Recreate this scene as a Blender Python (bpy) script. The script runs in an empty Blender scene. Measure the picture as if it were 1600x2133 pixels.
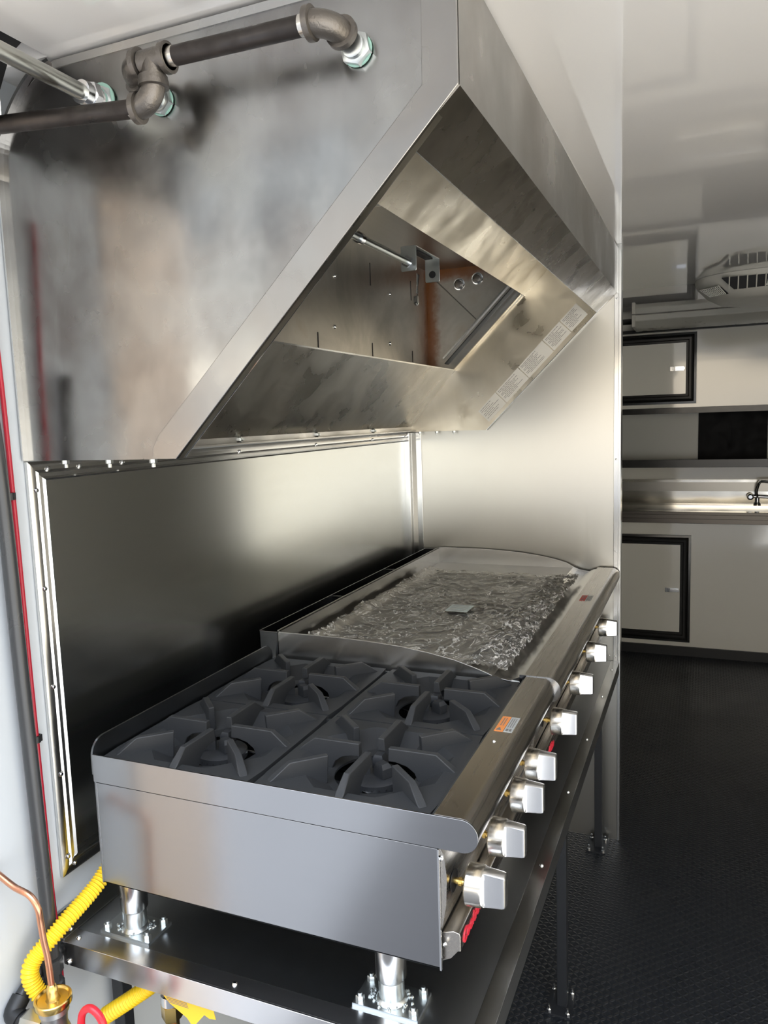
import bpy, bmesh, math, random
from mathutils import Vector, Matrix
random.seed(7)
PI = math.pi
sc = bpy.context.scene
COL = sc.collection
EYE = 1.62                     # height of the fitted origin above the floor

# ------------------------------------------------------------------ camera
cam_d = bpy.data.cameras.new('camera'); cam = bpy.data.objects.new('camera', cam_d); COL.objects.link(cam)
Rm = ((0.9228709458854117, 0.015726567347460432, -0.38478811353786824),
      (0.3837149704073551, -0.12249957392624601, 0.9152904871532157),
      (-0.03274200247156791, -0.9923439572382925, -0.11908581698421464))
cam.matrix_world = Matrix(((Rm[0][0], -Rm[0][1], -Rm[0][2], -0.00646),
                           (Rm[1][0], -Rm[1][1], -Rm[1][2], -0.98066),
                           (Rm[2][0], -Rm[2][1], -Rm[2][2], 0.00214 + EYE), (0, 0, 0, 1)))
cam_d.sensor_fit = 'VERTICAL'; cam_d.sensor_height = 36; cam_d.lens = 36 * 1596.25 / 2133
cam_d.clip_start = 0.02
sc.camera = cam

# ------------------------------------------------------------------ world, sun, exposure
sc.view_settings.view_transform = 'Standard'; sc.view_settings.look = 'None'
sc.view_settings.gamma = 1; sc.view_settings.use_curve_mapping = False
sc.view_settings.exposure = 0.55
W = bpy.data.worlds.new('outdoors'); sc.world = W; W.use_nodes = True
nt = W.node_tree; nt.nodes.clear()
def wn(t, **k):
    n = nt.nodes.new(t)
    for a, b in k.items(): setattr(n, a, b)
    return n
tc = wn('ShaderNodeTexCoord'); sep = wn('ShaderNodeSeparateXYZ'); nt.links.new(tc.outputs['Generated'], sep.inputs[0])
el = wn('ShaderNodeMapRange'); el.inputs['From Min'].default_value = -1; el.inputs['From Max'].default_value = 1
nt.links.new(sep.outputs['Z'], el.inputs['Value'])
ramp = wn('ShaderNodeValToRGB'); nt.links.new(el.outputs[0], ramp.inputs[0])
WORLD_RAMP = [(0.0, (.30, .31, .33)), (.44, (.42, .42, .43)), (.485, (.75, .70, .62)), (.525, (.92, .83, .68)),
              (.56, (.24, .24, .235)), (.66, (.19, .20, .21)), (.80, (.95, 1.02, 1.12)), (1.0, (1.3, 1.45, 1.7))]
cr = ramp.color_ramp
while len(cr.elements) > 1: cr.elements.remove(cr.elements[-1])
cr.elements[0].position = 0; cr.elements[0].color = (*WORLD_RAMP[0][1], 1)
for p_, c_ in WORLD_RAMP[1:]:
    e = cr.elements.new(p_); e.color = (*c_, 1)
bg = wn('ShaderNodeBackground'); bg.inputs['Strength'].default_value = 3.5
wo = wn('ShaderNodeOutputWorld')
az = wn('ShaderNodeMath', operation='ARCTAN2'); ny = wn('ShaderNodeMath', operation='MULTIPLY'); ny.inputs[1].default_value = -1
nt.links.new(sep.outputs['Y'], ny.inputs[0]); nt.links.new(sep.outputs['X'], az.inputs[0]); nt.links.new(ny.outputs[0], az.inputs[1])
azm = wn('ShaderNodeMapRange'); azm.inputs['From Min'].default_value = math.radians(-70); azm.inputs['From Max'].default_value = math.radians(20)
nt.links.new(az.outputs[0], azm.inputs['Value'])
ar = wn('ShaderNodeValToRGB'); nt.links.new(azm.outputs[0], ar.inputs[0]); cr = ar.color_ramp; cr.interpolation = 'LINEAR'
def deg(a): return (a+70)/90
AZ = [(-69, (.8, .8, .82)), (-45, (.9, .9, .9)), (-33, (.85, .88, .92)), (-20, (.75, .78, .8)), (-5, (1.05, 1.0, .95)), (19, (1, 1, 1))]
cr.elements[0].position = deg(AZ[0][0]); cr.elements[0].color = (*AZ[0][1], 1); cr.elements[1].position = deg(AZ[-1][0]); cr.elements[1].color = (*AZ[-1][1], 1)
for a_, c_ in AZ[1:-1]: cr.elements.new(deg(a_)).color = (*c_, 1)
mulw = wn('ShaderNodeMix', data_type='RGBA', blend_type='MULTIPLY'); 
elm = wn('ShaderNodeMapRange'); elm.inputs['From Min'].default_value = .32; elm.inputs['From Max'].default_value = .22; nt.links.new(sep.outputs['Z'], elm.inputs['Value'])
nt.links.new(elm.outputs[0], mulw.inputs[0]); nt.links.new(ramp.outputs[0], mulw.inputs[6]); nt.links.new(ar.outputs[0], mulw.inputs[7])
nt.links.new(mulw.outputs[2], bg.inputs[0]); nt.links.new(bg.outputs[0], wo.inputs[0])
sun_d = bpy.data.lights.new('sun', 'SUN'); sun_d.energy = 9.5; sun_d.angle = math.radians(.6); sun_d.color = (1, .93, .8)
sun = bpy.data.objects.new('sun', sun_d); COL.objects.link(sun)
sun.rotation_euler = Vector((.80, .42, -.34)).to_track_quat('-Z', 'Y').to_euler(); sun.location = (-4, -3, 4)

# ------------------------------------------------------------------ materials
class Mat:
    def __init__(s, name):
        s.m = bpy.data.materials.new(name); s.m.use_nodes = True
        s.t = s.m.node_tree; s.b = s.t.nodes['Principled BSDF']
    def n(s, t, **k):
        n = s.t.nodes.new(t)
        for a, b in k.items(): setattr(n, a, b)
        return n
    def l(s, a, b): s.t.links.new(a, b)
    def set(s, **k):
        for a, v in k.items():
            i = s.b.inputs[a.replace('_', ' ')]
            i.default_value = (*v, 1) if isinstance(v, tuple) and len(v) == 3 else v
        return s
    def coord(s, scale=(1, 1, 1), rot=(0, 0, 0)):
        c = s.n('ShaderNodeNewGeometry'); m = s.n('ShaderNodeMapping')
        m.inputs['Scale'].default_value = scale; m.inputs['Rotation'].default_value = rot
        s.l(c.outputs['Position'], m.inputs[0]); return m.outputs[0]
    def noise(s, scale, co=None, detail=3, rough=.5, dist=0):
        n = s.n('ShaderNodeTexNoise'); n.inputs['Scale'].default_value = scale; n.inputs['Detail'].default_value = detail
        n.inputs['Roughness'].default_value = rough; n.inputs['Distortion'].default_value = dist
        if co is not None: s.l(co, n.inputs['Vector'])
        return n.outputs['Fac']
    def ramp(s, fac, stops):
        r = s.n('ShaderNodeValToRGB'); s.l(fac, r.inputs[0]); e = r.color_ramp.elements
        while len(e) > 1: e.remove(e[-1])
        f = lambda c: (*c, 1) if isinstance(c, tuple) else (c, c, c, 1)
        e[0].position = stops[0][0]; e[0].color = f(stops[0][1])
        for p, c in stops[1:]: e.new(p).color = f(c)
        return r.outputs[0]
    def mix(s, fac, a, b, mode='MIX'):
        m = s.n('ShaderNodeMix', data_type='RGBA', blend_type=mode)
        for sock, v in ((m.inputs[0], fac), (m.inputs[6], a), (m.inputs[7], b)):
            if isinstance(v, (int, float)): sock.default_value = v
            elif isinstance(v, tuple): sock.default_value = (*v, 1)
            else: s.l(v, sock)
        return m.outputs[2]
    def math(s, op, a, b=0.0):
        m = s.n('ShaderNodeMath', operation=op)
        for sock, v in ((m.inputs[0], a), (m.inputs[1], b)):
            if isinstance(v, (int, float)): sock.default_value = v
            else: s.l(v, sock)
        return m.outputs[0]
    def bump(s, h, dist, strength=1.0, prev=None):
        b = s.n('ShaderNodeBump'); b.inputs['Strength'].default_value = strength; b.inputs['Distance'].default_value = dist
        s.l(h, b.inputs['Height'])
        if prev is not None: s.l(prev, b.inputs['Normal'])
        s.l(b.outputs[0], s.b.inputs['Normal']); return b.outputs[0]

BR_Z = (30, 30, .5)      # streaks running vertically
BR_Y = (30, .5, 30)      # streaks running in depth
BR_X = (.5, 30, 30)      # streaks running across
def steel(name, base=(.56, .555, .54), rough=.27, brush=None, wave=0.0, wscale=1.6, stain=0.0, stainc=(.30, .24, .20), grain=.000003, sscale=3.0, aniso=.55):
    m = Mat(name); m.set(Metallic=1.0, Base_Color=base, Roughness=rough)
    col = None
    if stain:
        f = m.ramp(m.noise(sscale, m.coord((1, 1, .8)), 4, .55, .25), [(.40, 0.0), (.53, .45), (.66, 1.0)])
        f = m.math('MULTIPLY', f, stain)
        col = m.mix(f, base, stainc)
        f2 = m.ramp(m.noise(sscale * 2.7, m.coord((1.3, 1, .7)), 4, .5, .3), [(.46, 0.0), (.72, 1.0)])
        col = m.mix(m.math('MULTIPLY', f2, stain * .6), col, tuple(min(1, c * 1.25) for c in base))
        m.l(col, m.b.inputs['Base Color'])
        r = m.ramp(m.noise(sscale * 1.7, m.coord(), 4, .55, .2), [(.35, rough * .75), (.65, rough * 1.8)])
        m.l(r, m.b.inputs['Roughness'])
    nb = None
    if wave:
        nb = m.bump(m.noise(wscale, m.coord(), 1, .4), wave, 1.0)
    if brush:
        m.b.inputs['Anisotropic'].default_value = aniso
        m.b.inputs['Tangent'].default_value = (.03, .03, .03)
        t = m.n('ShaderNodeCombineXYZ')
        for i, v in enumerate({BR_Z: (.7, .7, .02), BR_Y: (.7, .02, .7), BR_X: (.02, .7, .7)}[brush]): t.inputs[i].default_value = v
        m.l(t.outputs[0], m.b.inputs['Tangent'])
        if not stain:
            r = m.ramp(m.noise(5, m.coord(brush), 2, .5), [(.3, rough * .96), (.7, rough * 1.04)])
            m.l(r, m.b.inputs['Roughness'])
    return m.m
def plain(name, col, rough=.5, metal=0.0, coat=0.0, bump=0, bscale=200, spec=.5):
    m = Mat(name); m.set(Base_Color=col, Roughness=rough, Metallic=metal, Coat_Weight=coat)
    m.b.inputs['Specular IOR Level'].default_value = spec
    if bump: m.bump(m.noise(bscale, m.coord(), 3, .6), bump)
    else:
        r = m.ramp(m.noise(18, m.coord(), 3), [(.3, max(.02, rough * .88)), (.7, min(1, rough * 1.12))]); m.l(r, m.b.inputs['Roughness'])
    return m.m

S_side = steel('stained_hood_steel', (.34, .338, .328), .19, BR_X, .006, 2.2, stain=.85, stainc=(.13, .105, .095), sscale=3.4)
S_front = steel('hood_front_steel', (.55, .545, .53), .30, BR_Y, .002, 1.2, stain=.35, stainc=(.42, .38, .34))
S_in = steel('hood_inner_steel', (.80, .73, .60), .30, BR_Y, .003, 2.0, stain=.35, stainc=(.58, .51, .42), sscale=5)
S_part = steel('partition_steel', (.53, .52, .485), .30, BR_Z, .006, 1.3)
S_dark = steel('splash_panel_steel', (.57, .58, .56), .22, BR_Y, .008, 1.1, aniso=.2)
S_app = steel('appliance_steel', (.60, .595, .58), .24, BR_Y, 0)
S_appx = steel('darkened_side_steel', (.33, .336, .35), .19, BR_X, .0015, 2.0, aniso=.15)  # darker copy of the appliance steel, base lowered to tone down outdoor reflections
S_rail = steel('bullnose_rail_steel', (.52, .49, .45), .27, BR_Y, .001, 3)
S_knob = steel('polished_knob_metal', (.66, .64, .60), .2, BR_Y)
S_leg = steel('polished_leg_steel', (.58, .57, .55), .22, BR_Z)
S_top = steel('table_top_steel', (.46, .475, .49), .34, BR_Y, .003, 2)
ALU = steel('aluminium_trim', (.62, .625, .62), .22, BR_Y, .002, 6)
ALUZ = steel('aluminium_trim_upright', (.66, .665, .66), .2, BR_Z)
ALUX = steel('aluminium_edge_angle', (.66, .66, .67), .24, BR_X, .003, 5)
CHROME = plain('chrome', (.78, .79, .8), .1, 1)
ZINC = steel('zinc_plated_steel', (.58, .61, .61), .33, None, .0004, 60)
GALV = steel('galvanised_conduit', (.50, .50, .46), .3, BR_Y)
BLACKPIPE = steel('black_iron_pipe', (.055, .05, .048), .36, BR_X, .001, 20, stain=.5, stainc=(.12, .105, .095), sscale=14)
CASTFIT = plain('malleable_iron_fitting', (.16, .145, .13), .38, .85, bump=.0006, bscale=260)
THREAD = plain('bright_pipe_thread', (.6, .57, .52), .25, 1)
BRASS = steel('brass', (.72, .52, .18), .26, BR_X)
COPPER = plain('copper_tube', (.72, .36, .23), .3, 1)
CAST = plain('matte_cast_iron', (.032, .0335, .036), .48, 0, bump=.00025, bscale=900, spec=.35)
CASTD = plain('burner_cast_iron', (.03, .032, .036), .5, .2, bump=.0004, bscale=500)
ENAMEL = plain('black_enamel', (.03, .033, .035), .32)
BLACK = plain('black_rubber', (.012, .013, .015), .45)
BLACKF = plain('black_frame_plastic', (.012, .012, .011), .22)
PIPEV = plain('black_gas_pipe', (.05, .052, .055), .3, .3)
REDC = plain('red_cable', (.42, .01, .03), .35)
REDP = plain('red_plastic', (.62, .015, .03), .3)
YEL = plain('yellow_gas_hose', (.86, .58, .02), .38)
YELT = plain('yellow_tag', (.85, .50, .03), .5)
ORANGE = plain('orange_label', (.80, .28, .08), .5)
GREYL = plain('grey_label', (.42, .43, .42), .5)
PAPER = plain('label_paper', (.74, .71, .65), .5)
INK = plain('label_ink', (.18, .17, .16), .6)
INKR = plain('red_ink', (.5, .05, .04), .5)
GREEN = plain('green_gasket', (.30, .50, .43), .5)
PLAST = plain('white_plastic', (.60, .58, .52), .35)
PLASTC = plain('cream_plastic', (.55, .54, .49), .3)
DARKV = plain('dark_void', (.008, .008, .009), .6)
REDLOGO = plain('red_logo', (.55, .02, .04), .35)
# white wall skins
m = Mat('white_ceiling'); m.set(Base_Color=(.86, .835, .81), Roughness=.05, Coat_Weight=1.0, Coat_Roughness=.02); m.b.inputs['Specular IOR Level'].default_value = .9
m.bump(m.noise(1.7, m.coord(), 1, .4), .006); CEIL = m.m
m = Mat('white_wall_left'); m.set(Base_Color=(.53, .565, .60), Roughness=.35)
m.bump(m.noise(2.5, m.coord(), 1, .4), .004); WALLW = m.m
m = Mat('white_cabinet_skin'); m.set(Base_Color=(.80, .775, .70), Roughness=.08, Coat_Weight=.6); m.b.inputs['Specular IOR Level'].default_value = .8
m.bump(m.noise(2.4, m.coord(), 1, .4), .005); CABW = m.m
m = Mat('white_wall_right'); m.set(Roughness=.3)
g = m.n('ShaderNodeNewGeometry'); sx = m.n('ShaderNodeSeparateXYZ'); m.l(g.outputs['Position'], sx.inputs[0])
m.l(m.mix(m.noise(2, m.coord()), (.72, .69, .62), (.76, .73, .66)), m.b.inputs['Base Color']); WALLR = m.m
m = Mat('grey_wall'); m.set(Base_Color=(.50, .50, .46), Roughness=.3)
m.bump(m.noise(3, m.coord(), 1, .4), .003); WALLG = m.m
# rusty plenum: rust with its own shape down the inner corner seam
m = Mat('rusted_plenum_steel'); m.set(Metallic=.9, Roughness=.34)
g = m.n('ShaderNodeNewGeometry'); sx = m.n('ShaderNodeSeparateXYZ'); m.l(g.outputs['Position'], sx.inputs[0])
wob = m.math('MULTIPLY', m.math('SUBTRACT', m.noise(14, m.coord(), 4, .6), .5), .08)
dy = m.math('ABSOLUTE', m.math('SUBTRACT', sx.outputs['Y'], 1.885))
dx = m.math('ABSOLUTE', m.math('ADD', sx.outputs['X'], 1.0))
dz = m.math('ABSOLUTE', m.math('SUBTRACT', sx.outputs['Z'], .562 + EYE))
d1 = m.math('ADD', m.math('MAXIMUM', dx, dy), wob)
d2 = m.math('ADD', m.math('MAXIMUM', dz, dy), wob)
d = m.math('MINIMUM', d1, d2)
rust = m.ramp(d, [(.0, 1.0), (.025, .9), (.055, .2), (.1, 0.0)])
basec = m.ramp(m.noise(4, m.coord(), 5, .6, .5), [(.35, (.36, .35, .32)), (.6, (.52, .50, .46)), (.75, (.44, .38, .31))])
m.l(m.mix(rust, basec, (.16, .055, .012)), m.b.inputs['Base Color'])
m.l(m.math('SUBTRACT', .95, m.math('MULTIPLY', rust, .8)), m.b.inputs['Metallic'])
m.bump(m.noise(3, m.coord(), 1, .4), .004)
RUST = m.m
# diamond tread rubber floor
m = Mat('black_tread_floor'); m.set(Base_Color=(.011, .0135, .018), Roughness=.30)
g = m.n('ShaderNodeNewGeometry'); sx = m.n('ShaderNodeSeparateXYZ'); m.l(g.outputs['Position'], sx.inputs[0])
def cell(u, v, su, sv):
    a = m.math('SUBTRACT', m.math('FRACT', m.math('MULTIPLY', u, su)), .5)
    b = m.math('SUBTRACT', m.math('FRACT', m.math('MULTIPLY', v, sv)), .5)
    r = m.math('ADD', m.math('POWER', m.math('MULTIPLY', a, 2.5), 2), m.math('POWER', m.math('MULTIPLY', b, 5.2), 2))
    return m.math('MAXIMUM', m.math('SUBTRACT', 1.0, r), 0.0)
U = m.math('ADD', sx.outputs['X'], sx.outputs['Y']); V = m.math('SUBTRACT', sx.outputs['X'], sx.outputs['Y'])
c1 = cell(U, V, 32, 32)
c2 = cell(m.math('ADD', V, .5 / 32), m.math('ADD', U, .5 / 32), 32, 32)
h = m.math('MAXIMUM', c1, c2)
nb = m.bump(h, .0022)
m.l(m.ramp(m.noise(1.2, m.coord(), 4, .6), [(.35, .30), (.7, .48)]), m.b.inputs['Roughness'])
FLOOR = m.m
# plastic film
m = Mat('clear_plastic_film'); m.t.nodes.remove(m.b)
out = m.t.nodes['Material Output']; gl = m.n('ShaderNodeBsdfGlossy'); gl.inputs['Roughness'].default_value = .16
gl.inputs['Color'].default_value = (.9, .88, .84, 1)
tr = m.n('ShaderNodeBsdfTransparent'); tr.inputs['Color'].default_value = (.93, .92, .9, 1)
fr = m.n('ShaderNodeFresnel'); fr.inputs['IOR'].default_value = 1.75
mx = m.n('ShaderNodeMixShader'); m.l(fr.outputs[0], mx.inputs[0]); m.l(tr.outputs[0], mx.inputs[1]); m.l(gl.outputs[0], mx.inputs[2])
b = m.n('ShaderNodeBump'); b.inputs['Distance'].default_value = .0012
m.l(m.noise(70, m.coord((1, .5, 1)), 3, .6, 1.2), b.inputs['Height']); m.l(b.outputs[0], gl.inputs['Normal']); m.l(b.outputs[0], fr.inputs['Normal'])
df = m.n('ShaderNodeBsdfDiffuse'); df.inputs['Color'].default_value = (.85, .83, .79, 1)
ln = m.math('ABSOLUTE', m.math('SUBTRACT', m.noise(16, m.coord((1, .8, 1)), 3, .55, 1.6), .5))
ln2 = m.math('ABSOLUTE', m.math('SUBTRACT', m.noise(34, m.coord((.7, 1.3, 1)), 2, .5, 2.2), .5))
cf = m.math('MAXIMUM', m.ramp(ln, [(0, .95), (.011, .45), (.026, .08)]), m.ramp(ln2, [(0, .50), (.010, .12), (.04, .06)]))
m2 = m.n('ShaderNodeMixShader'); m.l(cf, m2.inputs[0]); m.l(mx.outputs[0], m2.inputs[1]); m.l(df.outputs[0], m2.inputs[2])
m.l(m2.outputs[0], out.inputs[0]); FILM = m.m
m = Mat('griddle_plate_steel'); m.set(Metallic=.9, Base_Color=(.52, .50, .46), Roughness=.36)
m.bump(m.noise(60, m.coord(BR_Y), 2), .0002); PLATE = m.m

# ------------------------------------------------------------------ mesh helpers
class B:
    """collects shapes, becomes ONE mesh object"""
    def __init__(s): s.bm = bmesh.new()
    def box(s, x0, x1, y0, y1, z0, z1):
        v = [s.bm.verts.new(p) for p in ((x0,y0,z0),(x1,y0,z0),(x1,y1,z0),(x0,y1,z0),(x0,y0,z1),(x1,y0,z1),(x1,y1,z1),(x0,y1,z1))]
        for f in ((0,3,2,1),(4,5,6,7),(0,1,5,4),(1,2,6,5),(2,3,7,6),(3,0,4,7)): s.bm.faces.new([v[i] for i in f])
        return s
    def prism(s, pts, ax, a0, a1):
        """polygon of 2D points extruded along axis ax from a0 to a1"""
        def P(p, a):
            if ax == 'y': return (p[0], a, p[1])
            if ax == 'x': return (a, p[0], p[1])
            return (p[0], p[1], a)
        A = [s.bm.verts.new(P(p, a0)) for p in pts]; Bv = [s.bm.verts.new(P(p, a1)) for p in pts]
        n = len(pts)
        s.bm.faces.new(A); s.bm.faces.new(Bv[::-1])
        for i in range(n): s.bm.faces.new((A[i], Bv[i], Bv[(i+1) % n], A[(i+1) % n]))
        return s
    def loft(s, rings, cap=True, closed=True):
        R = [[s.bm.verts.new(p) for p in r] for r in rings]; n = len(rings[0])
        for a, b in zip(R, R[1:]):
            for i in range(n if closed else n-1): s.bm.faces.new((a[i], a[(i+1) % n], b[(i+1) % n], b[i]))
        if cap: s.bm.faces.new(R[0][::-1]); s.bm.faces.new(R[-1])
        return s
    def tube(s, path, rad, seg=16, cap=True):
        path = [Vector(p) for p in path]; n = len(path)
        rads = rad if isinstance(rad, (list, tuple)) else [rad] * n
        T = []
        for i in range(n):
            a = path[max(i-1, 0)]; b = path[min(i+1, n-1)]; d = b - a
            T.append(d.normalized() if d.length > 1e-9 else (T[-1] if T else Vector((0,0,1))))
        up = Vector((0, 0, 1)) if abs(T[0].z) < .9 else Vector((1, 0, 0))
        N = (up - T[0] * up.dot(T[0])).normalized(); rings = []
        for i in range(n):
            N = (N - T[i] * N.dot(T[i])).normalized(); Bn = T[i].cross(N)
            rings.append([tuple(path[i] + (N * math.cos(2*PI*k/seg) + Bn * math.sin(2*PI*k/seg)) * rads[i]) for k in range(seg)])
        return s.loft(rings, cap)
    def cyl(s, a, b, r, seg=20, r2=None):
        return s.tube([a, b], [r, r if r2 is None else r2], seg)
    def lathe(s, o, axis, prof, seg=24):
        """prof: list of (distance along axis, radius)"""
        o = Vector(o); a = Vector(axis).normalized(); up = Vector((0,0,1)) if abs(a.z) < .9 else Vector((1,0,0))
        N = (up - a * up.dot(a)).normalized(); Bn = a.cross(N)
        return s.loft([[tuple(o + a*t + (N*math.cos(2*PI*k/seg) + Bn*math.sin(2*PI*k/seg)) * max(r, 1e-5)) for k in range(seg)] for t, r in prof])
    def quad(s, *p): s.bm.faces.new([s.bm.verts.new(q) for q in p]); return s
    def plate(s, pts, th):
        """thin plate from planar 3D polygon, thickened along its normal"""
        P = [Vector(p) for p in pts]; n = (P[1]-P[0]).cross(P[2]-P[0]).normalized() * th
        return s.loft([[tuple(p) for p in P], [tuple(p + n) for p in P]])
    def build(s, name, mat, parent=None, bevel=0, angle=35, seg=2):
        bm = s.bm; bmesh.ops.recalc_face_normals(bm, faces=bm.faces)
        me = bpy.data.meshes.new(name); bm.to_mesh(me); bm.free()
        me.polygons.foreach_set('use_smooth', [True] * len(me.polygons)); me.set_sharp_from_angle(angle=math.radians(angle))
        o = bpy.data.objects.new(name, me); COL.objects.link(o); me.materials.append(mat)
        if parent is not None:
            o.parent = parent
            if parent.get('_w'): o.location = -Vector(parent['_w'])
        if bevel:
            b = o.modifiers.new('bevel', 'BEVEL'); b.width = bevel; b.segments = seg; b.limit_method = 'ANGLE'; b.angle_limit = math.radians(40)
            b.harden_normals = True
        return o
def sub(o, root):
    """world offset marker so grandchildren built in root coordinates stay put"""
    o['_w'] = (0.0, 0.0, 0.0); return o
def tag(o, label=None, cat=None, group=None, kind=None):
    for k, v in (('label', label), ('category', cat), ('group', group), ('kind', kind)):
        if v: o[k] = v
    return o
def thing(name, label, cat, loc=(0, 0, 0), group=None, local=False):
    o = bpy.data.objects.new(name, None); COL.objects.link(o); o.location = loc; o.empty_display_size = .05
    if not local: o['_w'] = tuple(float(v) for v in loc)
    return tag(o, label, cat, group)
def copy_tree(o, parent=None):
    c = o.copy(); COL.objects.link(c)
    if parent is not None: c.parent = parent
    for ch in list(o.children): copy_tree(ch, c)
    return c
def struct(name, b, mat, **k): return tag(b.build(name, mat, **k), kind='structure')
def bez(pts, n=12):
    """Catmull-Rom through points"""
    P = [Vector(p) for p in pts]; P = [P[0]*2-P[1]] + P + [P[-1]*2-P[-2]]; out = []
    for i in range(1, len(P)-2):
        for k in range(n):
            t = k/n; a, b, c, d = P[i-1:i+3]
            out.append(.5*((2*b) + (c-a)*t + (2*a-5*b+4*c-d)*t*t + (3*b-a-3*c+d)*t**3))
    out.append(P[-2]); return out
def hexp(r, rot=0): return [(r*math.cos(rot+k*PI/3), r*math.sin(rot+k*PI/3)) for k in range(6)]
def frame_axes(d):
    d = Vector(d).normalized(); up = Vector((0,0,1)) if abs(d.z) < .9 else Vector((0,1,0))
    N = (up - d*up.dot(d)).normalized(); return d, N, d.cross(N)
def hexnut(b, o, d, r, h, rot=0):
    d, N, Q = frame_axes(d); o = Vector(o)
    return b.loft([[tuple(o + d*t + N*x + Q*y) for x, y in hexp(r*s_, rot)] for t, s_ in ((0, 1), (h*.85, 1), (h, .85))])
def bolt(b, o, d, r=.006, h=.005, stud=.006):
    b_ = hexnut(b, o, d, r, h)
    d = Vector(d).normalized(); o = Vector(o)
    if stud: b_.cyl(o + d*h, o + d*(h+stud), r*.5, 10)
    return b_
def screw(b, o, d, r=.004):
    return b.lathe(o, d, [(0, r*1.0), (r*.35, r*.95), (r*.75, r*.6), (r*.85, .0001)], 12)
class Each:
    """every fastener its own object"""
    def __init__(s): s.l = []
    def __call__(s, f, *a, **k): b = B(); f(b, *a, **k); s.l.append(b); return s
    def build(s, name, mat, parent, **k):
        r = [b.build(name, mat, parent, **k) for b in s.l]
        return r
def text(name, body, size, mat, mtx, parent, ext=.0004, shear=0.0, space=1.0):
    c = bpy.data.curves.new(name, 'FONT'); c.body = body; c.size = size; c.extrude = ext; c.shear = shear; c.space_character = space
    o = bpy.data.objects.new('t', c); COL.objects.link(o)
    me = bpy.data.meshes.new_from_object(o.evaluated_get(bpy.context.evaluated_depsgraph_get()))
    bpy.data.objects.remove(o); me.transform(mtx); me.name = name; me.materials.clear(); me.materials.append(mat)
    r = bpy.data.objects.new(name, me); COL.objects.link(r); r.parent = parent
    if parent.get('_w'): r.location = -Vector(parent['_w'])
    return r
def axes(o, ex, ey):
    ex = Vector(ex).normalized(); ey = Vector(ey); ey = (ey - ex*ey.dot(ex)).normalized(); ez = ex.cross(ey)
    return Matrix(((ex.x, ey.x, ez.x, o[0]), (ex.y, ey.y, ez.y, o[1]), (ex.z, ey.z, ez.z, o[2]), (0, 0, 0, 1)))

# ------------------------------------------------------------------ setting
ZF = -1.62; ZC = .583; XW = -1.092; Y1 = 1.89; Y2 = 4.345; YN = -.46; XR = 1.25; YD = 4.82
struct('floor', B().box(XW-.05, XR+.05, YN, YD+.05, ZF-.05, ZF), FLOOR)
struct('ceiling', B().box(-.963, XR+.05, YN, 0.0, ZC, ZC+.04).box(XW-.02, XR+.05, 0.0, YD+.05, ZC, ZC+.04), CEIL)
struct('wall_left', B().box(XW-.04, XW, YN, YD+.05, ZF, .47).box(XW-.04, XW, 0.02, YD+.05, .47, ZC+.04), WALLW)
# rounded dark cove between the near wall and the roof
cov = [(XW, .47), (XW-.02, .47), (XW-.02, .68), (-.94, .68), (-.963, ZC+.04), (-.963, .64), (-1.04, .60), (-1.075, .54)]
struct('trim_1', B().prism(cov, 'y', YN, -.0005), DARKV)
struct('wall_right', B().box(XR, XR+.05, YN, YD+.05, ZF, ZC), WALLR)
struct('wall_back', B().box(XW-.04, XR+.05, YD, YD+.05, ZF, ZC), WALLG)
struct('trim_4', B().box(XW, XW+.006, YN, -.215, ZF, .46), plain('door_jamb_cream', (.78, .66, .56), .3))
# partition: steel sheet with aluminium edge cap and corner channel
struct('wall_partition', B().box(XW, -.292, Y1, Y1+.035, ZF, ZC), S_part)
pt = struct('trim_2', B().box(-.293, -.283, Y1-.006, Y1+.045, ZF, ZC).box(-.308, -.292, Y1-.004, Y1, -.93, ZC), ALUZ, bevel=.0015)
bs = Each()
for z in (-.895, -.165, .40, -.5): bs(screw, (-.2995, Y1-.004, z), (0, -1, 0), .0035)
for z in (-.895,): bs(screw, (-.322, Y1-.001, z), (0, -1, 0), .004)
bs.build('screw', CHROME, pt)
struct('trim_3', B().box(XW+.002, XW+.05, Y1-.006, Y1, -.915, -.05).box(XW+.002, XW+.014, Y1-.045, Y1-.006, -.915, -.05)
       .prism([(XW+.014, Y1-.006), (XW+.03, Y1-.006), (XW+.014, Y1-.022)], 'z', -.915, -.05), ALUZ, bevel=.002)
# ground outside the open end of the trailer
m = Mat('bounce_patch_ground'); m.set(Roughness=.85)
g = m.n('ShaderNodeNewGeometry'); sx = m.n('ShaderNodeSeparateXYZ'); m.l(g.outputs['Position'], sx.inputs[0])
edge = m.ramp(m.math('ADD', sx.outputs['X'], m.math('MULTIPLY', m.noise(.8, m.coord(), 2), .3)), [(0.0, 0.0), (.001, 0.0)])
slab = m.math('LESS_THAN', m.math('ADD', sx.outputs['X'], m.math('MULTIPLY', sx.outputs['Y'], -.12)), -1.2)  # concrete and asphalt split added so the hotplate side reflects bright, then dark
asph = m.ramp(m.noise(3, m.coord(), 6, .7), [(.3, (.03, .031, .034)), (.7, (.06, .061, .066))])
conc = m.ramp(m.noise(2, m.coord(), 5, .6), [(.3, (.155, .158, .165)), (.7, (.20, .203, .21))])
pale = m.math('GREATER_THAN', m.math('ADD', sx.outputs['X'], m.math('MULTIPLY', sx.outputs['Y'], .1)), .5)  # pale ground added out of view to bounce light up at the ceiling
m.l(m.mix(pale, m.mix(slab, asph, conc), (.60, .57, .52)), m.b.inputs['Base Color'])
struct('ground', B().box(-40, 40, -60, 30, ZF-.6, ZF-.5), m.m)

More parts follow.
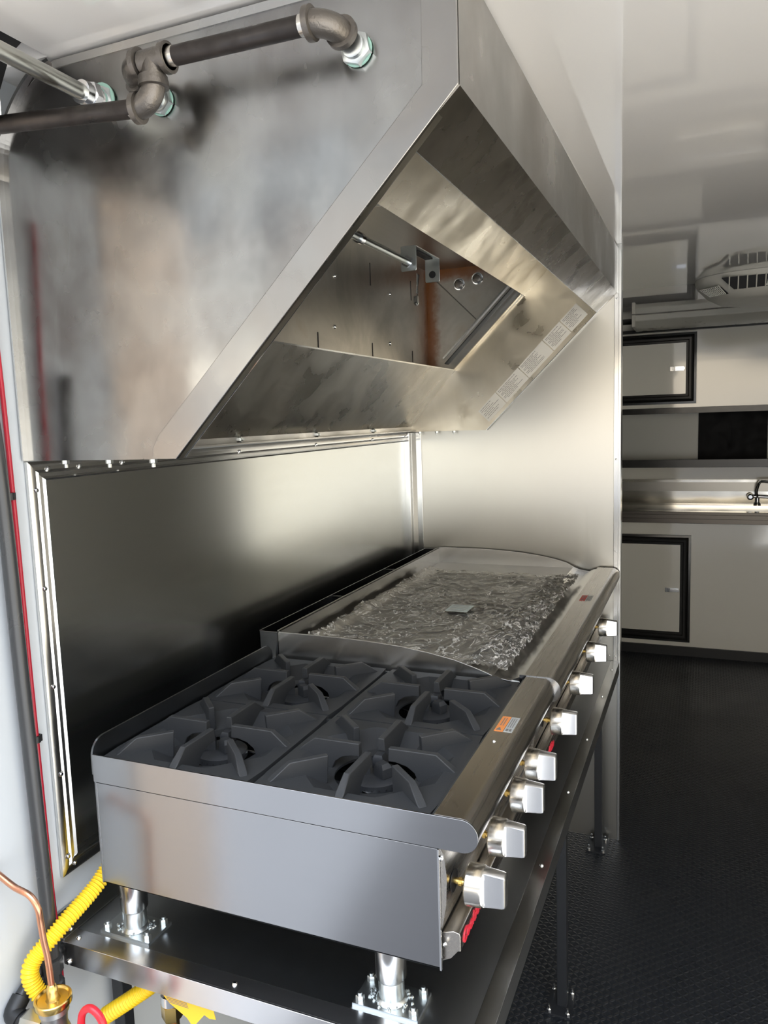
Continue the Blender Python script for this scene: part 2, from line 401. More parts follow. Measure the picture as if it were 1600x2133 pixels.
# ------------------------------------------------------------------ steel splash panel on the left wall
sp = thing('splash_panel', 'dark brushed steel sheet framed by aluminium trim on the left wall behind the burners', 'wall panel', (XW, .9, -.82))
PZ0, PZ1 = -.815, -.05
B().box(XW, XW+.004, .01, Y1-.012, PZ0, PZ1).build('sheet', S_dark, sp)
def trimstrip(y0, z0, y1, z1, w, nm='edge_trim', mat=ALU):
    """moulding: flat flange and rounded inner lip from (y0,z0) to (y1,z1); inside lies on +n"""
    d = Vector((0, y1-y0, z1-z0)); L = d.length; d.normalize(); n = Vector((1, 0, 0)).cross(d)
    c = Vector((0, .9, -.4)) - Vector((0, y0, z0))
    if n.dot(c) < 0: n = -n
    prof = [(0, 0), (.006, 0), (.008, .004), (.007, w*.45), (.010, w*.55), (.007, w*.62), (.008, w*.8), (.012, w*.9), (.008, w), (0, w)]
    o = Vector((XW+.002, y0, z0))
    r = []
    for s_ in (0, 1):
        ring = []
        for a, b in prof:
            q = o + n*b + Vector((a, 0, 0)) + d*(b if s_ == 0 else L-b)
            ring.append(tuple(q))
        r.append(ring)
    return B().loft(r).build(nm, mat, sp)
trimstrip(.002, PZ0, .002, PZ1, .036, mat=ALUZ); trimstrip(.002, PZ1, Y1-.012, PZ1, .034); trimstrip(.002, PZ0, Y1-.012, PZ0, .034)
b = Each()
for z in (-.10, -.275, -.455, -.62, -.78): b(screw, (XW+.010, .015, z), (1, 0, 0), .0048)
for y in (.045, .12, .235, .657, 1.071, 1.497, 1.82): b(screw, (XW+.010, y, PZ1-.014), (1, 0, 0), .0045)
for y in (.03, .2, .5): b(screw, (XW+.010, y, PZ0+.014), (1, 0, 0), .0045)
b.build('screw', CHROME, sp)

# ------------------------------------------------------------------ range hood
HY0, HY1 = .005, 1.886
ZB = -.048; ZM = .42; ZT = .578; XF = -.300; XB = -.772
outline = [(XW+.003, ZB), (XB, ZB), (XF, ZM), (XF, ZT), (-.962, ZT), (-1.03, .543), (-1.07, .50), (XW+.003, .44)]
hood = thing('range_hood', 'large stainless steel exhaust hood with a smudged slanted side above the burners and griddle', 'range hood', (-.7, .9, ZB))
B().prism(outline, 'y', HY0+.002, HY0+.006).build('side_panel', S_side, hood)
# lapped border band leaving the scribed seam line
band = [(XB, ZB), (XF, ZM), (XF, ZT), (-.347, ZT), (-.349, .428), (-.803, -.010), (-.816, -.030), (-.818, ZB)]
B().prism(band, 'y', HY0, HY0+.003).build('border_band', steel('hood_border_steel', (.32, .318, .308), .20, BR_X, .003, 2, stain=.4), hood, bevel=.0012)
B().box(-.96, XF, HY0, HY0+.003, ZT-.012, ZT).build('top_flange', S_front, hood)
B().box(XF-.003, XF, HY0+.003, HY1, ZM, ZT).build('front_panel', S_front, hood)
B().prism(outline, 'y', HY1-.003, HY1).build('side_panel', S_in, hood)
def slant(P, Q, y0, y1, th=.002):
    """sheet between 2D points P and Q in xz, spanning y0..y1"""
    d = Vector((Q[0]-P[0], Q[1]-P[1])).normalized(); n = Vector((-d.y, d.x)) * th
    return B().prism([P, Q, (Q[0]+n.x, Q[1]+n.y), (P[0]+n.x, P[1]+n.y)], 'y', y0, y1)
E2 = (-.369, .358)
S_lip = steel('hood_lip_steel', (.42, .39, .35), .24, BR_Y, .003, 3, stain=.4, stainc=(.25, .22, .19), sscale=6)
slant((XF, ZM), E2, HY0+.003, HY1-.003).build('front_lip', S_lip, hood)
b = B(); b.box(E2[0]-.002, E2[0], HY0+.006, HY1-.003, E2[1], E2[1]+.012); b.build('drip_edge', ALU, hood)
# slanted return flange along the near side, bright rolled edge
fl = slant((XB, ZB), (XF, ZM), HY0+.003, HY0+.022, .002); fl.build('return_flange', steel('rolled_edge', (.66, .63, .56), .18, None, .001, 6), hood)
B().tube([(XB, HY0+.021, ZB+.003), (XF-.002, HY0+.021, ZM+.002)], .0028, 10).build('rolled_edge', CHROME, hood)
slant((XB, ZB), (XF, ZM), HY1-.012, HY1-.003, .002).build('return_flange', ALU, hood)
# upper baffle, filter opening, lower trough
E3 = (-.626, .438); TOPB = (-.495, .562); CT = (-.895, .181); CB = (-1.08, -.028)
slant(E3, TOPB, HY0+.006, HY1-.003).build('upper_baffle', S_in, hood)
slant(CB, CT, HY0+.006, HY1-.003).build('grease_trough', steel('grease_trough_steel', (.46, .455, .43), .26, BR_Y, .003, 2.5, stain=.3, stainc=(.36, .32, .27), sscale=5), hood)
b = B(); b.box(CT[0]-.0015, CT[0]+.0015, HY0+.006, HY1-.004, CT[1], CT[1]+.004); b.build('trough_rim', ALU, hood)
B().box(XW+.004, XW+.012, HY0+.003, HY1-.003, -.042, -.020).box(XW+.004, XW+.03, HY0+.003, HY1-.003, -.046, -.042).build('rear_flange', S_front, hood)
b = Each()
for y in (.16, .657, 1.073, 1.50): b(bolt, (XW+.012, y, -.034), (1, 0, 0), .0075, .006, .006)
for x in (-1.011, -.916, -.826): b(bolt, (x, HY0+.012, ZB), (0, 0, -1), .0065, .007, .006)
for x in (-1.04, -.97, -.90): b(bolt, (x, HY1-.02, ZB), (0, 0, -1), .006, .007, .006)
b.build('bolt', ZINC, hood)
# plenum behind the opening
B().box(-1.004, -1.0, HY0+.006, HY1-.003, .080, .562).build('plenum_back', RUST, hood)
B().box(-1.0, -.49, HY0+.006, HY1-.003, .562, .566).build('plenum_top', steel('plenum_top_steel', (.30, .30, .29), .3, BR_Y, .003, 2), hood)
PE = [(-1.0, .562), (-1.0, .075), (CT[0]-.004, CT[1]+.002), (E3[0]-.003, E3[1]+.002), (-.505, .562)]
B().prism(PE, 'y', HY1-.008, HY1-.004).build('plenum_end', RUST, hood)
B().prism(PE, 'y', HY0+.007, HY0+.01).build('plenum_end', RUST, hood)
# scribed seam on the end plate, filter rails
b = B()
b.tube([(-.985, HY1-.009, .545), (-.80, HY1-.009, .36)], .0022, 6)
b.build('seam_bead', steel('seam_bead_metal', (.25, .24, .22), .4), hood)
def rail(y0, y1, off, nm, mat, w=.004):
    P = (CT[0]+.005 - off, CT[1] + off); Q = (E3[0]-.004 - off, E3[1] + off)
    return slant(P, Q, y0, y1, w).build(nm, mat, hood)
rail(HY1-.035, HY1-.006, .028, 'filter_channel', ALU); rail(HY1-.020, HY1-.006, .045, 'filter_channel', ALU, .006)
rail(HY1-.075, HY1-.030, .022, 'filter_shelf', ENAMEL, .003)
rail(HY1-.03, HY1-.004, .002, 'filter_frame', S_in, .003)
rail(HY0+.008, HY0+.035, .028, 'filter_channel', ALU)
b = Each()
for y, z in ((1.073, .419), (1.059, .274), (1.496, .425), (1.482, .259)): b(screw, (-1.0, y, z), (1, 0, 0), .0065)
b.build('rivet', CHROME, hood)
for y in (.95, 1.33, 1.7):
    for z0_, z1_ in ((.19, .25), (.43, .50)): B().box(-1.0, -.9985, y, y+.003, z0_, z1_).build('slot', DARKV, hood)
for x, z in ((-.870, .501), (-.799, .515)):
    s_ = B().lathe((x, HY1-.008, z), (0, -1, 0), [(0, .022), (.003, .022), (.004, .018), (.002, .016)], 24).build('port_ring', CHROME, hood)
    B().lathe((x, HY1-.010, z), (0, -1, 0), [(0, .0145), (.008, .0145), (.010, .011), (.0101, .0001)], 8).build('port_plug', CASTFIT, hood)
# duct collar with the pale duct seen through it
B().lathe((-.80, .78, .562), (0, 0, -1), [(0, .15), (.010, .15), (.010, .146), (.0, .146)], 48).build('duct_collar', ALU, hood)
B().lathe((-.80, .78, .5615), (0, 0, -1), [(0, .145), (.0008, .145)], 48).build('duct_liner', PLAST, hood)
b = Each()
for y in (.62, 1.02, 1.42): b(hexnut, (E2[0]-.004, y, E2[1]+.012), (-.7, 0, .7), .006, .010)
b.build('nut', CASTFIT, hood)
for t in (.28, .62, .86):
    pass
# wall cove trim round the hood's notched corner
arc = [(-.962, ZC-.004), (-1.0, .568), (-1.035, .541), (-1.062, .508), (-1.082, .47), (-1.088, .42)]
rings = []
b = B()
P = bez([(x, 0, z) for x, z in arc], 6)
outer = [(p.x, p.z) for p in P]
dirs = []
inner = [(p.x+.0035, p.z-.0045) for p in P]
for i in range(len(P)-1):
    b.prism([outer[i], outer[i+1], inner[i+1], inner[i]], 'y', -.004, HY0+.003)
b.box(-1.088, -1.085, -.004, HY0+.003, ZB, .42)
b.build('edge_moulding', ALUZ, hood)

# rating labels on the far inner side of the hood
lab = thing('hood_label', 'long white instruction label stuck along the slanted inner end of the hood', 'label', (-.59, HY1-.004, .18))
P0 = Vector((-.806, HY1-.0052, .023)); P1 = Vector((-.439, HY1-.0052, .394)); Wd = Vector((.071, 0, -.053)); Wd = Wd.normalized()*.064
D = (P1-P0); Ln = D.length; Dn = D.normalized(); Wn = Vector((Dn.z, 0, -Dn.x)) 
segs = [(0, .185), (.19, .42), (.425, .67), (.675, .84), (.845, 1)]
for i, (a, c) in enumerate(segs):
    w = .058
    q = [P0+D*a, P0+D*c, P0+D*c+Wn*w, P0+D*a+Wn*w]
    sh = B().prism([(v.x, v.z) for v in q], 'y', HY1-.0052, HY1-.0032).build('label_sheet', PAPER, lab)
    b = B()
    def line(u0, u1, v0, v1):
        q = [P0+D*a+Dn*u0+Wn*v0, P0+D*a+Dn*u1+Wn*v0, P0+D*a+Dn*u1+Wn*v1, P0+D*a+Dn*u0+Wn*v1]
        b.prism([(v.x, v.z) for v in q], 'y', HY1-.0055, HY1-.005)
    L = (c-a)*Ln
    # lines of small print
    nl = 9 if i else 7
    for k in range(nl):
        v = .006 + k*(.046/nl); e = L*(.5+.42*random.random())
        u0 = .006 + (L*.1 if k % 3 == 2 else 0)
        while u0 < e:
            u1 = min(u0 + random.uniform(.006, .016), e); line(u0, u1, v, v+.0016); u0 = u1 + .002
    b.build('small_print', INK, sh).location = (0, 0, 0)

# ------------------------------------------------------------------ pipes on the hood side
pipe = thing('gas_pipe', 'black iron pipe with elbows and a tee running across the smudged hood side', 'pipe', (-.72, -.05, .47))
def elbow(b, c, a_dir, b_dir, r, R):
    """quarter bend with centre line corner c; leaves along a_dir and b_dir"""
    a = Vector(a_dir).normalized(); d = Vector(b_dir).normalized(); c = Vector(c); pts = []
    for k in range(9):
        t = k/8*PI/2; pts.append(c + a*R*(1-math.sin(t)) + d*R*(1-math.cos(t)))
    b.tube(pts, r, 20)
    b.lathe(c + a*(R*.72), a, [(0, r), (.001, r*1.28), (.009, r*1.28), (.010, r)], 24)
    b.lathe(c + d*(R*.72), d, [(0, r), (.001, r*1.28), (.009, r*1.28), (.010, r)], 24)
YP = -.055; r1 = .0128; rf = .0165
E_A = (-.445, YP, .502); TEE = (-.715, YP, .506); E_B = (-.722, YP, .448)
b = B(); elbow(b, E_A, (-1, 0, 0.01), (0, 1, -.15), rf, .034); b.build('elbow', CASTFIT, pipe)
B().cyl((-.478, YP, .502), (-.690, YP, .506), r1, 24).build('long_pipe', BLACKPIPE, pipe)
b = B(); b.cyl((-.472, YP, .502), (-.488, YP, .5022), r1*1.03); b.cyl((-.682, YP, .506), (-.696, YP, .506), r1*1.03)
b.cyl((-.722, YP, .490), (-.722, YP, .468), r1*1.02); b.cyl((-.742, YP, .448), (-.762, YP-.002, .449), r1*1.02); b.cyl((-.733, YP, .506), (-.746, YP, .507), r1*1.02)
b.build('pipe_thread', THREAD, pipe)
b = B(); b.cyl((-.692, YP, .506), (-.738, YP, .506), rf, 24)
b.lathe((-.692, YP, .506), (-1, 0, 0), [(0, rf), (.0005, rf*1.25), (.008, rf*1.25), (.009, rf)], 24)
b.cyl((-.718, YP, .506), (-.722, YP, .478), rf, 24)
b.lathe((-.722, YP, .486), (0, 0, -1), [(0, rf), (.0005, rf*1.22), (.007, rf*1.22), (.008, rf)], 24)
b.build('tee', CASTFIT, pipe)
b = B(); elbow(b, (-.770, YP, .507), (1, 0, 0), (.15, 1, -.35), rf, .028); b.build('elbow', CASTFIT, pipe)
b = B(); elbow(b, E_B, (0, 0, 1), (-1, -.07, .03), rf, .032); b.build('elbow', CASTFIT, pipe)
B().cyl((-.754, YP-.002, .449), (-1.088, -.095, .462), r1, 24).build('branch_pipe', BLACKPIPE, pipe)
def hubnut(x, z, mat2, r=.027):
    b = B(); hexnut(b, (x, HY0, z), (0, -1, 0), r, .012, .2); b.lathe((x, HY0-.012, z), (0, -1, 0), [(0, r*.72), (.006, r*.70), (.007, r*.6)], 24)
    b.build('bulkhead_nut', ZINC, pipe)
    B().lathe((x, HY0, z), (0, -1, 0), [(0, r*.97), (.0022, r*.97), (.0023, r*.9)], 24).build('gasket', mat2, pipe)
hubnut(-.437, .487, GREEN, .022); hubnut(-.755, .480, GREEN, .021)

con = thing('conduit', 'bright galvanised conduit entering the hood side at a steel compression fitting', 'conduit', (-.865, -.3, .50))
B().cyl((-.868, -.44, .500), (-.868, -.030, .500), .0118, 24).build('tube', GALV, con)
b = B(); hexnut(b, (-.868, -.012, .50), (0, -1, 0), .0215, .014, .3); b.lathe((-.868, -.026, .50), (0, -1, 0), [(0, .018), (.012, .017), (.013, .012)], 24)
b.lathe((-.868, .002, .50), (0, -1, 0), [(0, .019), (.014, .019)], 24); b.build('compression_nut', CHROME, con)
b = B(); hexnut(b, (-.868, HY0-.0005, .50), (0, -1, 0), .025, .004, .1); b.build('locknut', ZINC, con)
B().lathe((-.868, HY0-.001, .50), (0, -1, 0), [(0, .027), (.002, .027)], 24).build('gasket', GREEN, con)

# fusible link line inside the plenum
fus = thing('fusible_link_line', 'steel conduit with detector bracket and hanging link inside the hood', 'detector bracket', (-.80, 1.15, .45))
B().cyl((-.80, .30, .450), (-.80, 1.15, .450), .0095, 18).build('tube', ZINC, fus)
b = B(); hexnut(b, (-.80, 1.135, .45), (0, 1, 0), .017, .012); b.lathe((-.80, .80, .45), (0, 1, 0), [(0, .014), (.02, .014)], 16); b.build('coupling', CHROME, fus)
def ubr(y):
    b = B(); b.prism([(-.822, .425), (-.778, .425), (-.776, .43), (-.776, .495), (-.824, .495), (-.824, .43)], 'y', y, y+.003)
    return b
b = ubr(1.15); b.box(-.824, -.776, 1.15, 1.36, .493, .496); b.build('bracket', ZINC, fus, bevel=.003)
ubr(1.36).build('bracket', ZINC, fus, bevel=.003)
B().lathe((-.80, 1.3595, .448), (0, -1, 0), [(0, .011), (.0008, .011)], 20).build('bracket_hole', DARKV, fus)
B().box(-.812, -.788, 1.20, 1.33, .488, .492).build('cable_slot', DARKV, fus)
b = B(); b.tube(bez([(-.80, 1.22, .43), (-.80, 1.215, .40), (-.80, 1.22, .375), (-.80, 1.205, .345)], 6), .002, 6)
b.tube([(-.795, 1.22, .425), (-.80, 1.21, .37)], .0025, 6); b.box(-.806, -.794, 1.200, 1.212, .342, .362); b.lathe((-.80, 1.205, .335), (0, 0, 1), [(0, .004), (.006, .008), (.012, .004)], 10)
b.build('link', CHROME, fus)

# ------------------------------------------------------------------ equipment table
ZTB = -.916; XT = -.285; YT = -.027
tb = thing('equipment_stand', 'long black steel equipment table with bright aluminium edge under the cooking units', 'table', (-.69, .9, ZF))
B().box(XW+.004, XT-.002, YT+.002, Y1-.002, ZTB-.03, ZTB).build('table_top', S_top, tb)
B().box(XT-.031, XT, YT, Y1-.003, ZTB, ZTB+.002).build('front_trim', ALU, tb, bevel=.0008)
B().box(XT-.003, XT, YT, Y1-.003, ZTB-.042, ZTB).build('front_fascia', S_top, tb)
B().box(XW+.028, XT-.031, YT-.001, YT+.034, ZTB, ZTB+.002).box(XW+.028, XT, YT-.004, YT, ZTB-.042, ZTB+.002).build('near_trim', ALUX, tb, bevel=.0008)
B().box(XW+.003, XW+.028, YT, Y1-.003, ZTB-.03, ZTB+.004).box(XW+.003, XW+.006, YT, Y1-.003, ZTB, ZTB+.04).build('wall_angle', S_dark, tb, bevel=.0008)
b = Each()
for y in (.491, .82, 1.146, 1.5, 1.78): b(screw, (XT-.016, y, ZTB+.002), (0, 0, 1), .0045)
for x in (-.708, -1.043): b(screw, (x, YT+.014, ZTB+.002), (0, 0, 1), .005)
b(screw, (XW+.018, .0, ZTB+.004), (0, 0, 1), .0045); b(screw, (XW+.04, YT-.004, ZTB-.034), (0, -1, 0), .006)
b.build('screw', CHROME, tb)
S_tube = plain('black_square_tube', (.02, .022, .026), .35, .2)
def tleg(x, y):
    l = B().box(x-.0135, x+.0135, y-.0135, y+.0135, ZF+.004, ZTB-.03).build('leg', S_tube, tb, bevel=.002)
    f = B().box(x-.04, x+.03, y-.05, y+.05, ZF, ZF+.005).build('foot_plate', S_tube, l); f.location = (0, 0, 0)
    b = Each()
    for px, py in ((-.03, -.04), (.02, -.04), (.02, .04), (-.03, .04)): b(bolt, (x+px, y+py, ZF+.005), (0, 0, 1), .0065, .006, .012)
    for f in b.build('anchor_bolt', CHROME, l): f.location = (0, 0, 0)
tleg(-.345, .985); tleg(-.352, 1.82); tleg(-1.06, .10); tleg(-1.06, 1.82)
B().box(-.352, -.338, YT+.01, Y1-.01, ZTB-.055, ZTB-.03).build('apron_tube', S_tube, tb)

# ------------------------------------------------------------------ appliances
HZ = -.562; HB = -.802; XA = -.352; XBK = -.988
def nose(xi, xo, zt, zb, n=20, top_lip=None):
    r = (zt-zb)/2; cx = xo-r; cz = (zt+zb)/2
    return [(xi, zb)] + [(cx + r*math.cos(t), cz + r*math.sin(t)) for t in [(-PI/2 + k*PI/n) for k in range(n+1)]] + [(xi, zt)]
def knob_mesh(parent, x, y, z, rot=0.0):
    """skirted cylinder with a raised bar grip, axis +x"""
    k = B().lathe((x, y, z), (1, 0, 0), [(0, .0290), (.002, .0308), (.022, .0297), (.025, .0288), (.026, .020)], 36).build('knob', S_knob, parent)
    g = B(); rings = []
    for t, R, w in ((.020, .0292, .0292), (.0245, .0287, .0125), (.028, .0284, .0108), (.052, .0262, .0098), (.0555, .0252, .0088), (.057, .0225, .0065)):
        r = []
        for i in range(40):
            th = 2*PI*i/40; u = max(-w, min(w, R*math.cos(th))); v = R*math.sin(th)
            r.append((x+t, y + u*math.cos(rot) - v*math.sin(rot), z + u*math.sin(rot) + v*math.cos(rot)))
        rings.append(r)
    g.loft(rings); o = g.build('grip', steel('grip_metal', (.74, .75, .77), .25) if 'grip_metal' not in bpy.data.materials else bpy.data.materials['grip_metal'], k); o.location = (0, 0, 0)
    st = B(); st.cyl((x-.03, y, z), (x+.002, y, z), .0045, 12); st.cyl((x-.014, y, z), (x-.009, y, z), .0065, 8)
    o = st.build('stem', BRASS, k); o.location = (0, 0, 0)
    B().lathe((x-.0225, y, z), (1, 0, 0), [(0, .017), (.001, .017), (.0012, .009)], 20).build('stem_hole', DARKV, parent)
    return k
def footleg(parent, x, y, ztop):
    l = B().lathe((x, y, ztop), (0, 0, -1), [(0, .0245), (.068, .0245), (.072, .022)], 32).build('leg', S_leg, parent)
    o = B().lathe((x, y, ztop-.070), (0, 0, -1), [(0, .0205), (ztop-.07-ZTB-.006, .0205)], 28).build('foot', ZINC, l); o.location = (0, 0, 0)
    b = B(); c, s_ = math.cos(.0), math.sin(.0)
    b.box(x-.055, x+.055, y-.032, y+.032, ZTB, ZTB+.006)
    b.lathe((x, y, ZTB+.006), (0, 0, 1), [(0, .026), (.004, .0235), (.006, .021)], 22)
    for k in range(26):
        a = random.random()*2*PI; r = random.uniform(.024, .034); b.lathe((x+r*math.cos(a)*1.1, y+r*math.sin(a)*.85, ZTB+.005), (0, 0, 1), [(0, .003), (.003, .0022), (.0042, .0003)], 6)
    o = b.build('mounting_plate', ZINC, l); o.location = (0, 0, 0)
    b = Each()
    for px in (-.045, .045):
        for py in (-.023, .023): b(bolt, (x+px, y+py, ZTB+.006), (0, 0, 1), .0072, .010, .004)
    for o in b.build('bolt', ZINC, l): o.location = (0, 0, 0)

# ---- four burner hotplate
HW = .61; GY0_ = .622
hp = thing('hotplate', 'four burner stainless gas hotplate with a front bullnose rail at the near end', 'gas hotplate', (-.68, .30, ZTB+.0))
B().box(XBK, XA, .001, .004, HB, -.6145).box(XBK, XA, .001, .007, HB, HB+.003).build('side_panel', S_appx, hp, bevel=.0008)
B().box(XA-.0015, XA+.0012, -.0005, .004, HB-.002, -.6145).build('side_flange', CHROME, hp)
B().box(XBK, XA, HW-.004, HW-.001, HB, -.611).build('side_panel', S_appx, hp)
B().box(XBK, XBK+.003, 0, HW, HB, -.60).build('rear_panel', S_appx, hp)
B().box(XBK+.001, XA, .003, .006, -.63, -.60).build('seam_gap', DARKV, hp)
# rounded end cap strip that runs along the near side and becomes the bullnose
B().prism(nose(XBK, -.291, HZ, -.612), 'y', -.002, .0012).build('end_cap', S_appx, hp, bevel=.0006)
B().prism(nose(-.357, -.2915, HZ+.0005, -.6115, 24), 'y', .0012, GY0_-.0006).build('front_rail', S_rail, hp)
b = B(); screw(b, (-.338, .27, HZ+.0005), (0, 0, 1), .0035); b.build('rail_screw', CHROME, hp)
# curved control panel and drip ledge
cp = [(-.352, -.612), (-.345, -.625), (-.341, -.66), (-.343, -.70), (-.349, -.735), (-.353, -.748), (-.36, -.748), (-.36, -.612)]
B().prism(cp, 'y', .005, HW-.006).build('control_panel', S_rail, hp)
ledge = [(-.356, -.752), (-.335, -.746), (-.326, -.748), (-.325, -.752), (-.325, -.776), (-.329, -.776), (-.340, -.790), (-.356, -.798)]
B().prism(ledge, 'y', .012, HW-.012).build('drip_ledge', S_rail, hp, bevel=.001)
b = Each(); b(screw, (-.349, .004, -.63), (1, -.6, 0), .0035); b(screw, (-.347, .006, -.765), (1, -.6, 0), .0035); b.build('panel_screw', CHROME, hp)
for y, z in ((.035, -.680), (.168, -.677), (.322, -.680), (.445, -.676)): knob_mesh(hp, -.318, y, z)
text('brand_plate', 'CookRite', .028, REDLOGO, axes((-.3245, .022, -.773), (0, 1, 0), (0, 0, 1)), hp, .0012, .35)
# low rear guard with rounded near corner
g_ = [(0.0, -.60)] + [(.03-.03*math.cos(t), -.537+.0-.03+.03*math.sin(t)) for t in [k*PI/2/6 for k in range(7)]] + [(HW-.03+.03*math.sin(t), -.567+.03*math.cos(t)) for t in [k*PI/2/6 for k in range(7)]] + [(HW, -.60)]
B().prism(g_, 'x', XBK-.004, XBK).build('rear_guard', S_app if False else steel('rear_guard_steel', (.22, .23, .24), .3, BR_Y), hp)
# burner box floor (dark) and crossbars
B().box(XBK+.004, XA, .004, HW-.006, -.70, -.697).build('drip_tray', ENAMEL, hp)
B().box(XA-.009, XA-.004, .004, HW-.005, -.64, HZ-.002).build('inner_wall', ENAMEL, hp)
b = B()
for yy in (.004, .30, HW-.010): b.box(XBK+.002, XA-.006, yy, yy+.006, -.61, -.576)
for xx in (XBK+.004, -.674): b.box(xx, xx+.008, .004, HW-.006, -.61, -.576)
b.build('grate_support', ENAMEL, hp)
footleg(hp, -.452, .046, HB); footleg(hp, -.962, .046, HB); footleg(hp, -.452, .56, HB); footleg(hp, -.962, .56, HB)
GX = (-.9845+.154, -.3625-.155); GY = (.160, .460)
def burner(cx, cy):
    b = B()
    b.lathe((cx, cy, -.64), (0, 0, 1), [(0, .018), (.02, .030), (.028, .047), (.040, .047), (.044, .040), (.046, .02), (.0461, .0001)], 28)
    for k in range(3):
        a = PI/2 + k*2*PI/3; d = Vector((math.cos(a), math.sin(a), 0)); n = Vector((-d.y, d.x, 0)); c0 = Vector((cx, cy, -.594))
        r = [[tuple(c0 + d*u + n*v + Vector((0, 0, h))) for u, v in ((.010, -.010), (.034, -.010), (.034, .010), (.010, .010))] for h in (0, .016, .022)]
        r[2] = [tuple(c0 + d*u + n*v + Vector((0, 0, .023))) for u, v in ((.013, -.007), (.028, -.007), (.028, .007), (.013, .007))]
        b.loft(r)
    b.cyl((cx, cy, -.63), (XA-.02, cy, -.645), .014, 14)
    o = b.build('burner', CASTD, hp)
    h = B()
    for k in range(24):
        a = 2*PI*k/24; h.lathe((cx+.0468*math.cos(a), cy+.0468*math.sin(a), -.607), (math.cos(a), math.sin(a), 0), [(0, .0018), (.0004, .0018)], 6)
    h.build('flame_port', DARKV, o).location = (0, 0, 0)
for cx in GX:
    for cy in GY: burner(cx, cy)
# pilot tubes glimpsed in the bowls
b = B()
for cy in GY: b.tube(bez([(-.40, cy-.05, -.63), (-.52, cy-.045, -.61), (-.60, cy+.02, -.612), (-.80, cy+.03, -.61)], 8), .003, 8)
b.build('pilot_tube', CHROME, hp)

# ---- cast iron grates: separate, lift out
def grate(label, loc):
    t = thing('burner_grate', label, 'cast iron grate', loc, 'burner grates', local=True)
    hx, hy = .1525, .148; zp = -.0095
    b = B(); N = 8
    def octo(r, z, sq=1.0): 
        return [(r*sq_(k)[0], r*sq_(k)[1], z) for k in range(N)]
    def sq_(k):
        a = PI/8 + k*PI/4; return (math.cos(a), math.sin(a))
    # outer boundary sampled at 16 points, bowl octagon resampled
    M = 32
    def ang(k): return 2*PI*k/M
    def rect(k, m=0.0, z=0.0):
        c, s = math.cos(ang(k)), math.sin(ang(k)); q = min((hx-m)/max(abs(c), 1e-6), (hy-m)/max(abs(s), 1e-6)); return (c*q, s*q, z)
    def octr(k, R, z):
        a = ang(k); ph = (a + PI/8) % (PI/4) - PI/8; q = R*math.cos(PI/8)/math.cos(ph); return (math.cos(a)*q, math.sin(a)*q, z)
    def circ(k, R, z): return (R*math.cos(ang(k)), R*math.sin(ang(k)), z)
    b.loft([[rect(k, 0, zp-.012) for k in range(M)], [rect(k, 0, zp) for k in range(M)], [octr(k, .136, zp) for k in range(M)],
            [octr(k, .094, zp-.024) for k in range(M)], [circ(k, .071, zp-.027) for k in range(M)], [circ(k, .071, zp-.031) for k in range(M)],
            [octr(k, .096, zp-.029) for k in range(M)], [octr(k, .139, zp-.005) for k in range(M)], [rect(k, .004, zp-.005) for k in range(M)], [rect(k, .004, zp-.012) for k in range(M)]], cap=False)
    b.build('bowl', CAST, t, angle=20)
    for k in range(8):
        a = k*PI/4; diag = k % 2
        d = Vector((math.cos(a), math.sin(a), 0))
        if diag: d = Vector((hx*math.copysign(1, math.cos(a)), hy*math.copysign(1, math.sin(a)), 0)).normalized()
        n = Vector((-d.y, d.x, 0)); zt = .0155; f = B()
        if diag: prof = [(.084, zt), (.150, zt), (.180, zp+.004), (.187, zp-.001), (.138, zp-.004), (.098, zp-.026), (.087, zp-.022)]
        else: prof = [(.027, zt), (.112, zt), (.140, zp+.004), (.1465, zp-.001), (.133, zp-.004), (.095, zp-.026), (.080, zp-.027), (.073, zp-.012), (.060, zp-.003), (.042, zp+.002), (.027, zp+.002)]
        L = []; Rr = []
        for r, z in prof:
            hwid = .0058 if z > .01 else .0078 if z > zp else .0070
            L.append(tuple(d*r + n*hwid + Vector((0, 0, z)))); Rr.append(tuple(d*r - n*hwid + Vector((0, 0, z))))
        f.loft([L, Rr]); o = f.build('finger', CAST, t, bevel=.0020)
    return t
g0 = grate('black cast iron burner grate at the near end beside the front bullnose rail', (GX[1], GY[0], HZ+.0))
labs = {(0, 0): 'black cast iron burner grate at the near end of the hotplate against the rear guard',
        (0, 1): 'black cast iron burner grate at the rear guard beside the griddle side wall',
        (1, 1): 'black cast iron burner grate beside the griddle and next to the front bullnose rail'}
for (i, j), lb in labs.items():
    c = copy_tree(g0); c.location = (GX[i], GY[j], HZ); c['label'] = lb

# ---- griddle
GY0, GY1 = GY0_, 1.872
gr = thing('griddle', 'wide stainless gas griddle with raised splash walls beside the partition', 'griddle', (-.68, 1.25, ZTB))
side = [(-.975, -.62), (-.36, -.62), (-.36, -.580), (-.425, -.571), (-.445, -.563), (-.475, -.553), (-.52, -.540), (-.58, -.529), (-.65, -.520), (-.73, -.5145), (-.80, -.512), (-.972, -.511), (-.977, -.515)]
B().prism(side, 'y', GY0, GY0+.004).build('side_splash', S_app, gr, bevel=.0008)
sidef = [(x, z + (.006 if z > -.56 else 0)) for x, z in side]
B().prism(sidef, 'y', GY1-.004, GY1).build('side_splash', S_app, gr, bevel=.0008)
B().box(-.977, -.973, GY0+.002, GY1-.002, -.62, -.507).box(-.979, -.973, GY0+.002, GY1-.002, -.511, -.507).build('back_splash', S_app, gr, bevel=.0008)
